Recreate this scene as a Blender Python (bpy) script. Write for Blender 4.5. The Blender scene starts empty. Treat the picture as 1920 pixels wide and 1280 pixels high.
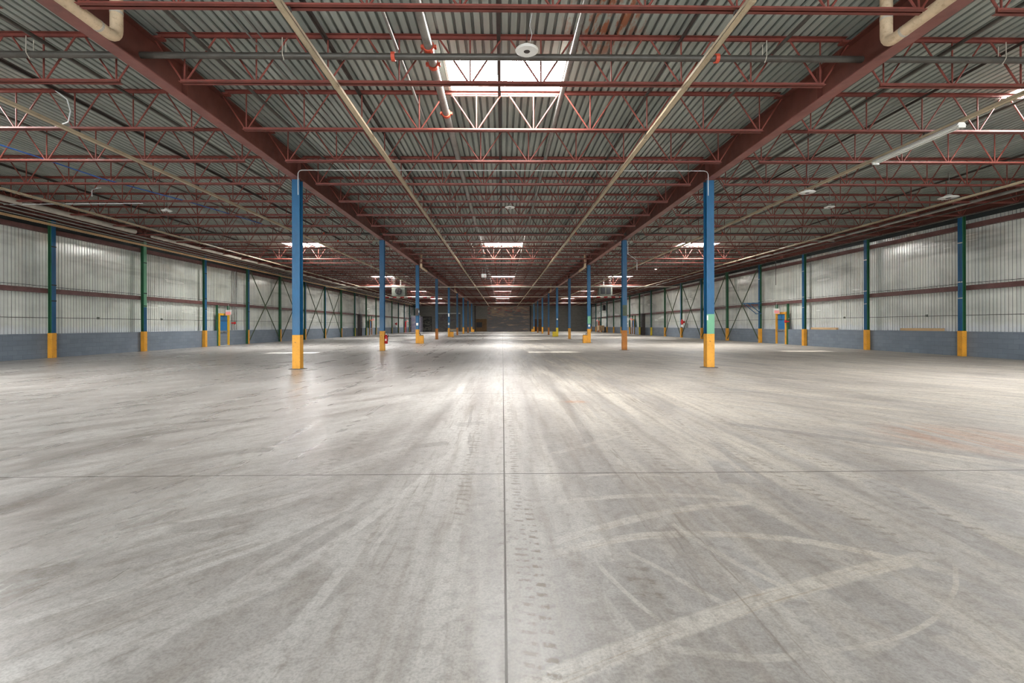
import bpy, bmesh, math, random
from mathutils import Vector, Matrix
random.seed(7)
S = bpy.context.scene
COL = S.collection
PI = math.pi
H = 1.386            # eye height
BEAM_Z = 6.10        # underside of the girders
DECK_Z = 6.89        # underside of the roof deck
XL, XR = -6.61, 6.75 # girder / column lines
WX = 20.0            # wall post line
Y0, SP = 15.42, 10.8 # first column, column spacing
YB, YF = -14.0, 112.9
ORD = ['first', 'second', 'third', 'fourth', 'fifth', 'sixth', 'seventh', 'eighth', 'ninth', 'tenth', 'eleventh',
       'twelfth', 'thirteenth', 'fourteenth', 'fifteenth', 'sixteenth', 'seventeenth', 'eighteenth']

# ------------------------------------------------------------------ mesh builder
class MB:
    def __init__(s): s.v = []; s.f = []
    def add(s, vs, fs):
        o = len(s.v); s.v += [tuple(p) for p in vs]; s.f += [tuple(i + o for i in f) for f in fs]; return s
    def box(s, x0, x1, y0, y1, z0, z1):
        return s.add([(x, y, z) for x in (x0, x1) for y in (y0, y1) for z in (z0, z1)],
                     [(0, 1, 3, 2), (4, 6, 7, 5), (0, 4, 5, 1), (2, 3, 7, 6), (0, 2, 6, 4), (1, 5, 7, 3)])
    def cbox(s, c, d): return s.box(c[0] - d[0] / 2, c[0] + d[0] / 2, c[1] - d[1] / 2, c[1] + d[1] / 2, c[2] - d[2] / 2, c[2] + d[2] / 2)
    def path(s, pts, r, n=8, cap=True):
        pts = [Vector(p) for p in pts]; rings = []
        ref = None
        for i, p in enumerate(pts):
            a = pts[max(i - 1, 0)]; b = pts[min(i + 1, len(pts) - 1)]
            t = (b - a).normalized()
            if ref is None:
                ref = Vector((0, 0, 1)) if abs(t.z) < .9 else Vector((1, 0, 0))
            u = (ref - t * ref.dot(t))
            if u.length < 1e-4: u = t.orthogonal()
            u.normalize(); ref = u; w = t.cross(u)
            k = 1.0
            if 0 < i < len(pts) - 1:
                c = (p - a).normalized().dot((b - p).normalized()); k = 1 / max(.6, math.sqrt(max(.01, (1 + c) / 2)))
            rings.append([p + (u * math.cos(2 * PI * j / n) + w * math.sin(2 * PI * j / n)) * r * k for j in range(n)])
        vs = [q for R in rings for q in R]; fs = []
        for i in range(len(pts) - 1):
            for j in range(n):
                fs.append((i * n + j, i * n + (j + 1) % n, (i + 1) * n + (j + 1) % n, (i + 1) * n + j))
        if cap: fs += [tuple(range(n))[::-1], tuple((len(pts) - 1) * n + j for j in range(n))]
        return s.add(vs, fs)
    def bar(s, a, b, w, d=None):      # rectangular bar from a to b
        a, b = Vector(a), Vector(b); d = d or w; t = (b - a).normalized()
        u = Vector((0, 1, 0)) - t * t.y
        if u.length < .05: u = Vector((0, 0, 1)) - t * t.z
        u.normalize(); q = t.cross(u)
        vs = [p + u * i * d / 2 + q * j * w / 2 for p in (a, b) for i, j in ((-1, -1), (1, -1), (1, 1), (-1, 1))]
        return s.add(vs, [(3, 2, 1, 0), (4, 5, 6, 7)] + [(i, (i + 1) % 4, 4 + (i + 1) % 4, 4 + i) for i in range(4)])
    def lathe(s, prof, c=(0, 0, 0), n=24):
        vs = [(c[0] + r * math.cos(2 * PI * j / n), c[1] + r * math.sin(2 * PI * j / n), c[2] + z) for r, z in prof for j in range(n)]
        fs = [(i * n + j, i * n + (j + 1) % n, (i + 1) * n + (j + 1) % n, (i + 1) * n + j) for i in range(len(prof) - 1) for j in range(n)]
        fs += [tuple(range(n))[::-1], tuple((len(prof) - 1) * n + j for j in range(n))]
        return s.add(vs, fs)
    def build(s, name, mat, parent=None, smooth=False, loc=None):
        me = bpy.data.meshes.new(name); me.from_pydata(s.v, [], s.f); me.update()
        if isinstance(mat, (list, tuple)):
            for m in mat: me.materials.append(m)
        else: me.materials.append(mat)
        if smooth:
            for p in me.polygons: p.use_smooth = True
            try: me.set_sharp_from_angle(angle=.7)
            except Exception: pass
        o = bpy.data.objects.new(name, me); COL.objects.link(o)
        if parent: o.parent = parent
        if loc: o.location = loc
        return o

def bevel(o, w=.008, seg=2):
    m = o.modifiers.new('edge', 'BEVEL'); m.width = w; m.segments = seg; m.limit_method = 'ANGLE'; return o
def tag(o, label, cat, group=None, kind='thing'):
    o['label'] = label; o['category'] = cat; o['kind'] = kind
    if group: o['group'] = group
    return o
def struct(o, label=None):
    o['kind'] = 'structure'
    if label: o['label'] = label
    return o
def empty(name, loc=(0, 0, 0)):
    o = bpy.data.objects.new(name, None); COL.objects.link(o); o.location = loc; o.empty_display_size = .2; return o
def copy_tree(o):
    kids = {}
    for k in bpy.data.objects:
        if k.parent: kids.setdefault(k.parent.name, []).append(k)
    def rec(a, par):
        c = a.copy(); COL.objects.link(c)
        if par: c.parent = par
        for k in kids.get(a.name, []): rec(k, c)
        return c
    return rec(o, None)

# ------------------------------------------------------------------ materials
def srgb(r, g, b):
    f = lambda c: (c / 255) / 12.92 if c <= 10 else ((c / 255 + .055) / 1.055) ** 2.4
    return (f(r), f(g), f(b), 1)
class G:
    def __init__(s, name):
        s.mat = bpy.data.materials.new(name); s.mat.use_nodes = True; s.nt = s.mat.node_tree
        s.b = s.nt.nodes['Principled BSDF']
    def n(s, t, **k):
        o = s.nt.nodes.new(t)
        for a, v in k.items(): setattr(o, a, v)
        return o
    def L(s, a, b): s.nt.links.new(a, b)
    def put(s, sock, v):
        if hasattr(v, 'node'): s.L(v, sock)
        else: sock.default_value = v
    def m(s, op, a, b=None, c=None, clamp=False):
        o = s.n('ShaderNodeMath', operation=op, use_clamp=clamp)
        for i, v in enumerate((a, b, c)):
            if v is not None: s.put(o.inputs[i], v)
        return o.outputs[0]
    def vm(s, op, a, b=None, out=0):
        o = s.n('ShaderNodeVectorMath', operation=op)
        s.put(o.inputs[0], a)
        if b is not None: s.put(o.inputs[1], b)
        return o.outputs[out]
    def mr(s, v, a, b, c=0., d=1., smooth=False):
        o = s.n('ShaderNodeMapRange', clamp=True)
        if smooth: o.interpolation_type = 'SMOOTHSTEP'
        s.put(o.inputs[0], v)
        for i, q in enumerate((a, b, c, d)): s.put(o.inputs[i + 1], q)
        return o.outputs[0]
    def pos(s): return s.n('ShaderNodeNewGeometry').outputs['Position']
    def obj(s): return s.n('ShaderNodeTexCoord').outputs['Object']
    def scale(s, v, k): return s.vm('MULTIPLY', v, k)
    def sep(s, v): return s.n('ShaderNodeSeparateXYZ'), v
    def xyz(s, v):
        o = s.n('ShaderNodeSeparateXYZ'); s.L(v, o.inputs[0]); return o.outputs
    def comb(s, x, y, z):
        o = s.n('ShaderNodeCombineXYZ')
        for i, q in enumerate((x, y, z)): s.put(o.inputs[i], q)
        return o.outputs[0]
    def noise(s, v, sc=1., det=3., ro=.55, dist=0.):
        o = s.n('ShaderNodeTexNoise'); s.L(v, o.inputs['Vector'])
        o.inputs['Scale'].default_value = sc; o.inputs['Detail'].default_value = det
        o.inputs['Roughness'].default_value = ro; o.inputs['Distortion'].default_value = dist
        return o.outputs[0]
    def mix(s, f, a, b, blend='MIX'):
        o = s.n('ShaderNodeMix', data_type='RGBA', blend_type=blend)
        s.put(o.inputs[0], f); s.put(o.inputs[6], a); s.put(o.inputs[7], b)
        return o.outputs[2]
    def bump(s, h, st=.3, d=.01):
        o = s.n('ShaderNodeBump'); o.inputs['Strength'].default_value = st; o.inputs['Distance'].default_value = d
        s.L(h, o.inputs['Height']); s.L(o.outputs[0], s.b.inputs['Normal'])
    def out(s, col=None, rough=None, metal=None, spec=None):
        for nm, v in (('Base Color', col), ('Roughness', rough), ('Metallic', metal), ('Specular IOR Level', spec)):
            if v is not None: s.put(s.b.inputs[nm], v)
        return s.mat

def paint(name, rgb, rough=.5, var=.25, sc=3., dirt=None, dirt_amt=.5, metal=0., chips=None, stretch=(1, 1, 1), spec=.4):
    g = G(name); p = g.scale(g.obj(), stretch)
    base = srgb(*rgb); dk = tuple(c * (1 - var) for c in base[:3]) + (1,)
    c = g.mix(g.mr(g.noise(p, sc, 4, .6), .35, .65), base, dk)
    if dirt: c = g.mix(g.mr(g.noise(p, sc * 2.3, 5, .7), .52, .72, 0, dirt_amt), c, srgb(*dirt))
    if chips: c = g.mix(g.mr(g.noise(p, sc * 6, 3, .6), .66, .7), c, srgb(*chips))
    return g.out(c, g.mr(g.noise(p, sc * 1.7, 2), .3, .7, rough - .08, rough + .1), metal, spec)

M = {}
M['joist'] = paint('red_oxide_joist', (122, 60, 50), .55, .3, 2.5, (72, 46, 40), .5)
M['girder'] = paint('red_oxide_girder', (104, 58, 48), .5, .3, 1.5, (70, 42, 40), .5)
M['girder_flange'] = paint('red_oxide_flange', (138, 88, 80), .5, .25, 1.5, (96, 60, 56), .5)
M['blue'] = paint('blue_paint', (26, 88, 128), .42, .3, 1.6, (20, 60, 88), .5, stretch=(1, 1, .35), chips=None)
M['blue_door'] = paint('blue_door_paint', (40, 112, 166), .4, .12, 2)
M['yellow'] = paint('yellow_paint', (222, 156, 50), .5, .16, 3, (170, 110, 40), .35, chips=(120, 86, 50))
M['orange'] = paint('orange_brown_paint', (196, 122, 46), .55, .2, 3, (130, 84, 50), .5)
M['lemon'] = paint('lemon_paint', (214, 186, 40), .5, .2, 3, (140, 110, 40), .3)
M['frame_yellow'] = paint('door_frame_yellow', (226, 172, 40), .45, .15, 4)
M['green'] = paint('green_paint', (48, 98, 66), .5, .25, 2, (30, 62, 46), .5, stretch=(1, 1, .4))
M['pale_green'] = paint('pale_green_paint', (108, 164, 130), .5, .18, 2, (82, 128, 100), .5, stretch=(1, 1, .4))
M['girt'] = paint('brown_girt', (108, 74, 70), .5, .3, 2, (70, 48, 46), .5)
M['dark_steel'] = paint('dark_steel', (66, 58, 54), .5, .3, 2)
M['tan'] = paint('tan_channel', (186, 170, 142), .5, .14, 4, (128, 108, 84), .6, stretch=(1, .3, 1))
M['tan_wood'] = paint('tan_board', (196, 160, 118), .6, .2, 4, (130, 96, 66), .5, stretch=(1, .2, 1))
M['cream'] = paint('cream_insulation', (214, 190, 158), .7, .2, 5, (150, 120, 88), .6)
M['white'] = paint('white_enamel', (226, 226, 220), .4, .08, 3)
M['pipe_white'] = paint('dull_white_pipe', (190, 182, 168), .5, .2, 2, (120, 108, 96), .5)
M['pipe_steel'] = paint('grey_steel_pipe', (150, 148, 142), .38, .25, 2, (86, 80, 76), .5, metal=.5)
M['pipe_dark'] = paint('dark_steel_pipe', (84, 80, 74), .42, .3, 2, (56, 46, 40), .5, metal=.25)
M['coupling'] = paint('red_coupling', (206, 84, 58), .5, .2, 6)
M['red'] = paint('red_enamel', (190, 40, 40), .4, .15, 5)
M['black'] = paint('black_plastic', (34, 34, 36), .5, .2, 5)
M['grey'] = paint('grey_enamel', (108, 112, 102), .5, .2, 3, (90, 96, 86), .4)
M['blue_cable'] = paint('blue_cable_jacket', (58, 104, 178), .5, .1, 5)
M['white_cable'] = paint('white_cable_jacket', (204, 206, 206), .5, .1, 5)
M['brace'] = paint('olive_green_angle', (84, 96, 74), .55, .3, 3, (60, 62, 50), .5)
M['shade_sheet'] = paint('wall_top_shade', (52, 58, 58), .6, .3, 1.2)
M['pad'] = paint('grout_pad', (120, 116, 112), .8, .3, 8)
M['wood_new'] = paint('raw_lumber', (206, 172, 130), .7, .2, 3, (160, 120, 84), .4, stretch=(1, .2, 1))
M['plywood'] = paint('weathered_plywood', (128, 96, 62), .7, .3, 1.5, (96, 66, 42), .5)
M['brown_board'] = paint('brown_board', (112, 78, 58), .7, .3, 1.5, (80, 56, 44), .5)
M['chrome'] = paint('brushed_steel', (190, 190, 190), .3, .1, 6, metal=.8)
M['curb'] = paint('white_curb_lining', (226, 224, 216), .6, .1, 2)

def emit(name, rgb, st):
    g = G(name); g.put(g.b.inputs['Base Color'], (.4, .2, .2, 1)); g.put(g.b.inputs['Emission Color'], rgb)
    g.b.inputs['Emission Strength'].default_value = st; return g.mat
SKY_ST = 60.0
def dome(name, clear):
    g = G(name); nt = g.nt
    e = g.n('ShaderNodeEmission'); e.inputs[0].default_value = (1, .985, .96, 1); e.inputs[1].default_value = SKY_ST
    if clear:
        t = g.n('ShaderNodeBsdfTransparent'); t.inputs[0].default_value = (.75, .75, .75, 1)
        a = g.n('ShaderNodeAddShader'); g.L(e.outputs[0], a.inputs[0]); g.L(t.outputs[0], a.inputs[1]); o = a.outputs[0]
    else: o = e.outputs[0]
    g.L(o, nt.nodes['Material Output'].inputs['Surface']); nt.nodes.remove(g.b)
    return g.mat
M['dome_clear'] = dome('clear_skylight_dome', True)
M['dome_frost'] = dome('frosted_skylight_dome', False)
M['lamp_lens'] = paint('white_lamp_lens', (232, 232, 228), .35, .04, 4)
M['lamp_lit'] = emit('lit_lamp_lens', (1, .95, .86, 1), 60)
M['exit_face'] = emit('exit_sign_face', (1, .30, .27, 1), .30)
M['tube'] = emit('fluorescent_tube', (1, 1, 1, 1), 0)

# floor ------------------------------------------------------------
def floor_mat():
    g = G('worn_concrete'); p0 = g.pos()
    x0, y0, _ = g.xyz(p0)
    wob = g.n('ShaderNodeTexNoise'); g.L(p0, wob.inputs['Vector']); wob.inputs['Scale'].default_value = 2.2; wob.inputs['Detail'].default_value = 4
    w2 = g.vm('MULTIPLY', g.vm('SUBTRACT', wob.outputs[1], (.5, .5, .5)), (.05, .05, 0))
    p = g.vm('ADD', p0, w2)
    px, py, _ = g.xyz(p)
    fine = g.noise(p0, 70, 4, .7)
    grain = g.noise(p0, 14, 5, .65)
    blot = g.noise(g.scale(p0, (.8, .3, 1)), 1.0, 5, .6, .6)
    streak = g.noise(g.scale(p, (2.6, .16, 1)), 1.0, 6, .62, .5)
    streak2 = g.noise(g.scale(p, (8., .42, 1)), 1.0, 4, .6, .3)
    dvec = lambda k, sx_, sy_: g.vm('MULTIPLY', g.comb(g.m('ADD', px, g.m('MULTIPLY', py, k)), g.m('ADD', py, g.m('MULTIPLY', px, -k)), 0.), (sx_, sy_, 1))
    left = g.mr(x0, -2.2, -.2, 1., 0., True)
    right = g.mr(x0, 2.6, 5.0, 0., 1., True)
    dl = g.noise(dvec(-.85, 2.6, .30), 1.0, 6, .66, .6); dr = g.noise(dvec(.75, 2.2, .22), 1.0, 6, .66, .6)
    dl2 = g.noise(dvec(-.85, 13., 1.0), 1.0, 4, .65, .4); dr2 = g.noise(dvec(.75, 11., .8), 1.0, 4, .65, .4)
    fmix = lambda f, a_, b_: g.m('ADD', a_, g.m('MULTIPLY', f, g.m('SUBTRACT', b_, a_)))
    diag = fmix(right, fmix(left, streak, dl), dr)
    hair = fmix(right, fmix(left, streak2, dl2), dr2)
    scuff = g.noise(g.scale(p, (3.4, 2.4, 1)), 1.0, 7, .72, 1.2)
    # base slab: grey concrete under pale dust
    v = g.m('ADD', g.m('MULTIPLY', diag, .55), g.m('ADD', g.m('MULTIPLY', blot, .25), g.m('MULTIPLY', scuff, .20)))
    dust = g.mr(v, .40, .60, 0., 1., False)
    near = g.mr(y0, 3.2, 7.5, 1., 0., True)
    dust = g.m('SUBTRACT', dust, g.m('MULTIPLY', near, .30))
    def arc(a, b, c, w, k, soft=.5, ends=.06):
        nonlocal_d = None
        ax, ay = a; bx, by = b; cx, cy = c
        d = 2 * (ax * (by - cy) + bx * (cy - ay) + cx * (ay - by))
        if abs(d) < 1e-6: d = 1e-6
        ux = ((ax * ax + ay * ay) * (by - cy) + (bx * bx + by * by) * (cy - ay) + (cx * cx + cy * cy) * (ay - by)) / d
        uy = ((ax * ax + ay * ay) * (cx - bx) + (bx * bx + by * by) * (ax - cx) + (cx * cx + cy * cy) * (bx - ax)) / d
        R = math.hypot(ax - ux, ay - uy)
        dist = g.vm('DISTANCE', p, (ux, uy, 0), 1)
        e = g.m('SUBTRACT', dist, R); ab = g.m('ABSOLUTE', e)
        mask = g.mr(ab, w * (1 - soft) / 2, w / 2, 1., 0., True)
        lx, ly = cx - ax, cy - ay; l2 = lx * lx + ly * ly
        t = g.m('SUBTRACT', g.vm('DOT_PRODUCT', p, (lx / l2, ly / l2, 0), 1), (ax * lx + ay * ly) / l2)
        ext = g.m('MULTIPLY', g.mr(t, -ends, ends), g.mr(t, 1 - ends, 1 + ends, 1., 0.))
        return g.m('MULTIPLY', g.m('MULTIPLY', mask, ext), k), e, t
    # wiped / bare darker patches left where pallets stood, then dusty tyre sweeps over them
    bare = [((1.80, 3.62), (1.87, 3.3), (1.93, 2.98), .20, .6), ((2.19, 4.8), (2.12, 4.5), (2.02, 4.12), .22, .45), ((1.02, 4.92), (1.0, 4.4), (.975, 3.88), .15, .42),
            ((1.30, 3.0), (1.37, 2.7), (1.45, 2.32), .16, .6), ((.38, 2.76), (.42, 2.4), (.45, 1.98), .16, .55), ((.58, 2.75), (.66, 2.4), (.74, 2.1), .26, .5), ((.94, 2.74), (1.02, 2.5), (1.10, 2.26), .26, .5),
            ((1.80, 2.55), (1.86, 2.3), (1.93, 2.1), .30, .5), ((1.0, 1.98), (.85, 1.9), (.6, 1.8), .2, .5), ((1.9, 2.0), (1.7, 1.9), (1.5, 1.82), .25, .4),
            ((-2.9, 2.62), (-2.3, 2.86), (-1.75, 3.3), .16, .65), ((-2.3, 3.3), (-1.8, 3.5), (-1.5, 3.85), .22, .5), ((-1.7, 2.6), (-1.4, 2.9), (-1.1, 3.4), .45, .4), ((-1.5, 1.9), (-1.2, 2.2), (-.95, 2.7), .4, .4),
            ((5.4, 4.6), (4.6, 5.3), (3.2, 6.6), .22, .8), ((-5.2, 7.2), (-4, 8.6), (-2.6, 11), .25, .4), ((-6.2, 5.2), (-5, 5.8), (-3.6, 7.2), .18, .4), ((-.35, 5.2), (-.45, 6.4), (-.52, 8.2), .05, .7),
            ((2.5, 5.6), (2.35, 4.4), (2.3, 3.4), .12, .35), ((3.3, 4.2), (3.1, 3.4), (3.0, 2.7), .25, .35)]
    for a, b, c, w, k in bare:
        mk, _, _ = arc(a, b, c, w, k * 1.25, .25, .04)
        dust = g.m('SUBTRACT', dust, mk)
    dust = g.m('MAXIMUM', dust, 0.)
    dust = g.m('MINIMUM', dust, 1.)
    sweeps = [((.05, 1.78), (1.346, 2.393), (2.55, 2.80), .15, .8), ((.348, 2.896), (1.336, 3.136), (2.5, 2.62), .12, .75), ((.348, 3.039), (1.213, 3.499), (2.05, 3.717), .12, .7),
              ((.40, 3.70), (1.335, 3.851), (1.95, 3.754), .10, .6), ((2.62, 2.72), (2.15, 2.28), (1.40, 2.0), .03, .6), ((1.45, 2.02), (1.0, 1.97), (.5, 2.12), .06, .5), ((1.15, 3.5), (1.28, 2.95), (1.5, 2.45), .06, .6),
              ((-1.188, 2.706), (-.89, 3.648), (-.43, 6.6), .11, .75), ((-.80, 2.82), (-.775, 3.492), (-.70, 4.5), .05, .6), ((-.96, 2.0), (-.866, 3.181), (-.34, 5.7), .09, .6), ((-1.55, 1.9), (-1.4, 2.653), (-.90, 3.9), .10, .5),
              ((-2.4, 2.2), (-1.7, 2.8), (-1.1, 3.9), .10, .6), ((-.6, 1.9), (-.5, 2.3), (-.2, 2.9), .10, .4), ((-3.4, 3.9), (-2.2, 4.2), (-1.2, 5.4), .18, .4), ((1.0, 6.3), (1.6, 7.4), (2.9, 9.6), .3, .4), ((.5, 5.1), (1.1, 5.6), (1.7, 6.2), .12, .5), ((.55, 2.75), (.62, 2.5), (.78, 2.1), .035, .5), ((.75, 2.9), (.95, 2.6), (1.1, 2.35), .05, .5)]
    edge = None
    for i, (a, b, c, w, k) in enumerate(sweeps):
        mk, e, t = arc(a, b, c, w, k, .4); mk = g.m('MULTIPLY', mk, g.mr(scuff, .34, .56, .55, 1.))
        dust = g.m('MAXIMUM', dust, mk)
        if i < 3:
            br = g.noise(g.vm('MULTIPLY', g.comb(e, t, 0.), (60., 3., 1.)), 1., 3, .6)
            q = g.m('MULTIPLY', mk, g.mr(br, .54, .66))
            edge = q if edge is None else g.m('MAXIMUM', edge, q)
    # tread lugs printed beside the main joint and along the lanes
    lug = None
    for (xc, hw, per, ya, yb, k) in ((.115, .045, .072, 1.6, 11, .8), (.20, .035, .095, 1.6, 4, 1.0), (.75, .09, .13, 2.2, 2.95, .9), (-.33, .07, .10, 3.2, 9, .6), (2.55, .07, .12, 2.6, 8, .55), (1.62, .08, .12, 3.9, 8, .5), (3.2, .07, .12, 2.8, 10, .5), (-1.75, .10, .16, 4.2, 7, .45)):
        q = g.mr(g.m('ABSOLUTE', g.m('SUBTRACT', px, xc)), hw * .7, hw, 1., 0.)
        fr = g.m('FRACT', g.m('DIVIDE', g.m('ADD', py, g.m('MULTIPLY', px, .25)), per))
        q = g.m('MULTIPLY', q, g.mr(fr, .30, .42, 1., 0.))
        q = g.m('MULTIPLY', q, g.m('MULTIPLY', g.mr(py, ya, ya + .3), g.mr(py, yb - .5, yb, 1., 0.)))
        q = g.m('MULTIPLY', g.m('MULTIPLY', q, g.mr(grain, .42, .55)), k)
        lug = q if lug is None else g.m('MAXIMUM', lug, q)
    # dark rubber dashes along the lanes
    dash = fmix(right, fmix(left, g.noise(g.scale(p, (24., 1.1, 1)), 1.0, 3, .6, .2), g.noise(dvec(-.85, 26., 2.2), 1., 3, .6, .2)), g.noise(dvec(.75, 22., 1.2), 1., 3, .6, .2))
    lane = g.noise(g.scale(p0, (1.4, .05, 1)), 1.0, 2, .5)
    dashes = g.m('MULTIPLY', g.m('MULTIPLY', g.mr(dash, .57, .65), g.mr(lane, .50, .62)), g.mr(x0, -1., 2.5, .45, 1.))
    # colours
    slab = g.mix(g.mr(blot, .35, .7), srgb(156, 150, 145), srgb(180, 176, 172))
    dustc = g.mix(g.mr(x0, -1.5, 2.8, 0., 1., True), srgb(219, 216, 212), srgb(221, 212, 197))
    col = g.mix(g.m('MULTIPLY', dust, .85), slab, dustc)
    col = g.mix(g.mr(hair, .49, .65, 0., .5), col, srgb(150, 140, 130))
    col = g.mix(g.mr(scuff, .52, .66, 0., .42), col, srgb(136, 125, 117))
    col = g.mix(g.mr(scuff, .46, .34, 0., .3), col, srgb(206, 202, 196))
    col = g.mix(g.m('MULTIPLY', lug, .85), col, srgb(120, 108, 94))
    col = g.mix(g.m('MULTIPLY', dashes, .65), col, srgb(112, 98, 82))
    col = g.mix(g.m('MULTIPLY', edge, .6), col, srgb(150, 128, 98))
    # rust coloured spills
    for cx, cy, rx, ry, k in ((1.33, 8.6, .35, .22, .55), (5.6, 5.7, 1.3, 1.2, .45), (5.9, 4.9, .9, .7, .4)):
        q = g.vm('LENGTH', g.vm('MULTIPLY', g.vm('SUBTRACT', p0, (cx, cy, 0)), (1 / rx, 1 / ry, 0)), None, 1)
        q = g.m('MULTIPLY', g.mr(q, .1, 1., k, 0., True), g.mr(streak2, .38, .6))
        col = g.mix(q, col, srgb(190, 122, 70))
    # saw-cut joints
    jl = g.mr(g.m('ABSOLUTE', g.m('SUBTRACT', g.m('ADD', x0, g.m('MULTIPLY', g.m('SUBTRACT', grain, .5), .004)), .012)), .0045, .0075, 1., 0.)
    fr = g.m('SUBTRACT', g.m('FRACT', g.m('DIVIDE', g.m('ADD', y0, 3.435), 5.25)), .5)
    ycut = g.m('ABSOLUTE', g.m('SUBTRACT', fr, 0.))
    jt = g.mr(g.m('MULTIPLY', ycut, 5.25), .006, .011, .85, 0.)
    stain = g.m('MULTIPLY', g.mr(g.m('ABSOLUTE', g.m('SUBTRACT', x0, .012)), .01, .05, 1., 0.), g.mr(grain, .56, .66, 0., .5))
    col = g.mix(stain, col, srgb(96, 88, 78))
    col = g.mix(g.m('MAXIMUM', jl, jt), col, srgb(66, 58, 50))
    col = g.mix(g.mr(fine, .42, .66, 0., .36), col, srgb(96, 90, 84))
    col = g.mix(g.mr(grain, .48, .68, 0., .34), col, srgb(104, 96, 88))
    rough = g.m('ADD', g.m('ADD', g.mr(x0, -2.2, -.6, .29, .42, True), g.mr(x0, .8, 3.5, 0., .10, True)), g.m('ADD', g.m('MULTIPLY', dust, .06), g.mr(streak, .4, .65, -.05, .10)))
    g.bump(g.m('ADD', g.m('MULTIPLY', fine, .5), g.m('MULTIPLY', grain, .5)), .10, .006)
    return g.out(col, rough, 0., g.mr(x0, -2.2, -.6, .5, .36))
M['floor'] = floor_mat()

def deck_mat():
    g = G('galvanised_deck'); p = g.pos(); x, y, z = g.xyz(p)
    n1 = g.noise(g.scale(p, (1.2, .35, 1)), 1., 4, .6); n2 = g.noise(g.scale(p, (9, .4, 4)), 1., 3, .6)
    c = g.mix(g.mr(n1, .35, .65), srgb(170, 176, 168), srgb(142, 150, 143))
    c = g.mix(g.mr(n2, .5, .72, 0., .4), c, srgb(120, 126, 122))
    spot = g.vm('LENGTH', g.vm('MULTIPLY', g.vm('SUBTRACT', p, (1.9, 8.4, DECK_Z)), (1 / 1.1, 1 / 2.0, 0)), None, 1)
    rust = g.m('MULTIPLY', g.mr(spot, .3, 1., 1., 0., True), g.mr(g.noise(g.scale(p, (6, 1.6, 2)), 1., 5, .7), .46, .56))
    c = g.mix(rust, c, srgb(150, 92, 62))
    # the troughs are darker with depth
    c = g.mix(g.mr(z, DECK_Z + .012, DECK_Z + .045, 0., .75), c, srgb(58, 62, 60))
    return g.out(c, g.mr(n1, .3, .7, .38, .55), .25, .5)
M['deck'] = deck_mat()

def sheet_mat():
    g = G('galvanised_siding'); p = g.pos(); x, y, z = g.xyz(p)
    rib = g.noise(g.comb(0., g.m('MULTIPLY', y, 5.5), g.m('MULTIPLY', z, .12)), 1., 2, .5)
    blot = g.noise(g.scale(p, (.4, .45, .8)), 1., 3, .5, .2)
    smoke = g.noise(g.scale(p, (.3, .16, 1.1)), 1., 3, .55)
    c = g.mix(g.mr(rib, .3, .7), srgb(240, 241, 230), srgb(218, 221, 215))
    c = g.mix(g.mr(blot, .45, .80, 0., .5), c, srgb(132, 132, 126))
    c = g.mix(g.m('MULTIPLY', g.mr(smoke, .52, .66), g.mr(z, 3.4, 4.6, 0., .55)), c, srgb(118, 112, 104))
    warm = g.m('MULTIPLY', g.mr(g.noise(g.scale(p, (.3, .35, .8)), 1., 2), .55, .7), g.mr(z, 4.4, 5.2, 0., .35))
    c = g.mix(warm, c, srgb(212, 186, 158))
    resid = g.m('MULTIPLY', g.mr(g.m('ADD', z, g.m('MULTIPLY', g.noise(g.scale(p, (1, 3, 3)), 1., 4, .7), -.7)), .85, 1.15, 1., 0.), .7)
    c = g.mix(resid, c, srgb(222, 226, 232))
    c = g.mix(g.mr(g.m('ABSOLUTE', x), WX + .405, WX + .435, 0., .9), c, srgb(52, 52, 48))  # grooves coloured darker with depth, standing in for groove shade
    return g.out(c, g.mr(smoke, .3, .7, .22, .28), .16, .8)
M['sheet'] = sheet_mat()

def block_mat(name, a, b, mortar, axis='y', bw=.40, bh=.20, peel=None, rough=.55):
    g = G(name); p = g.pos(); x, y, z = g.xyz(p)
    u = y if axis == 'y' else x
    br = g.n('ShaderNodeTexBrick'); g.L(g.comb(u, z, 0.), br.inputs['Vector'])
    br.inputs['Scale'].default_value = 1; br.inputs['Brick Width'].default_value = bw; br.inputs['Row Height'].default_value = bh
    br.inputs['Mortar Size'].default_value = .006; br.inputs['Mortar Smooth'].default_value = .3
    br.inputs['Color1'].default_value = srgb(*a); br.inputs['Color2'].default_value = srgb(*b); br.inputs['Mortar'].default_value = srgb(*mortar)
    n = g.noise(g.scale(p, (.7, .7, 2.0)), 1., 5, .65)
    c = g.mix(g.mr(n, .4, .7, 0., .5), br.outputs[0], tuple(q * .62 for q in srgb(*a)[:3]) + (1,))
    if peel:
        k = g.noise(g.scale(p, (.30, .3, 1.7)), 1., 5, .62, .5); k2 = g.noise(g.scale(p, (.8, .3, 5.)), 1., 3, .6)
        top = g.mr(z, 2.2, 5.0, -.05, .09)
        c = g.mix(g.mr(g.m('ADD', k, top), .50, .56), c, g.mix(g.mr(k2, .42, .60), srgb(200, 170, 140), srgb(130, 126, 128)))
        c = g.mix(g.mr(g.m('ADD', k2, top), .66, .70), c, srgb(176, 88, 76))
    g.bump(br.outputs['Fac'], .4, -.01)
    return g.out(c, rough, 0., .4)
M['block'] = block_mat('slate_painted_block', (122, 132, 143), (113, 123, 135), (98, 107, 118))
M['far_block'] = block_mat('dark_painted_block', (144, 139, 131), (132, 128, 121), (92, 90, 86), 'x')
M['patch'] = block_mat('peeling_painted_block', (124, 122, 126), (138, 128, 122), (100, 94, 94), 'x', peel=True)

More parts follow.
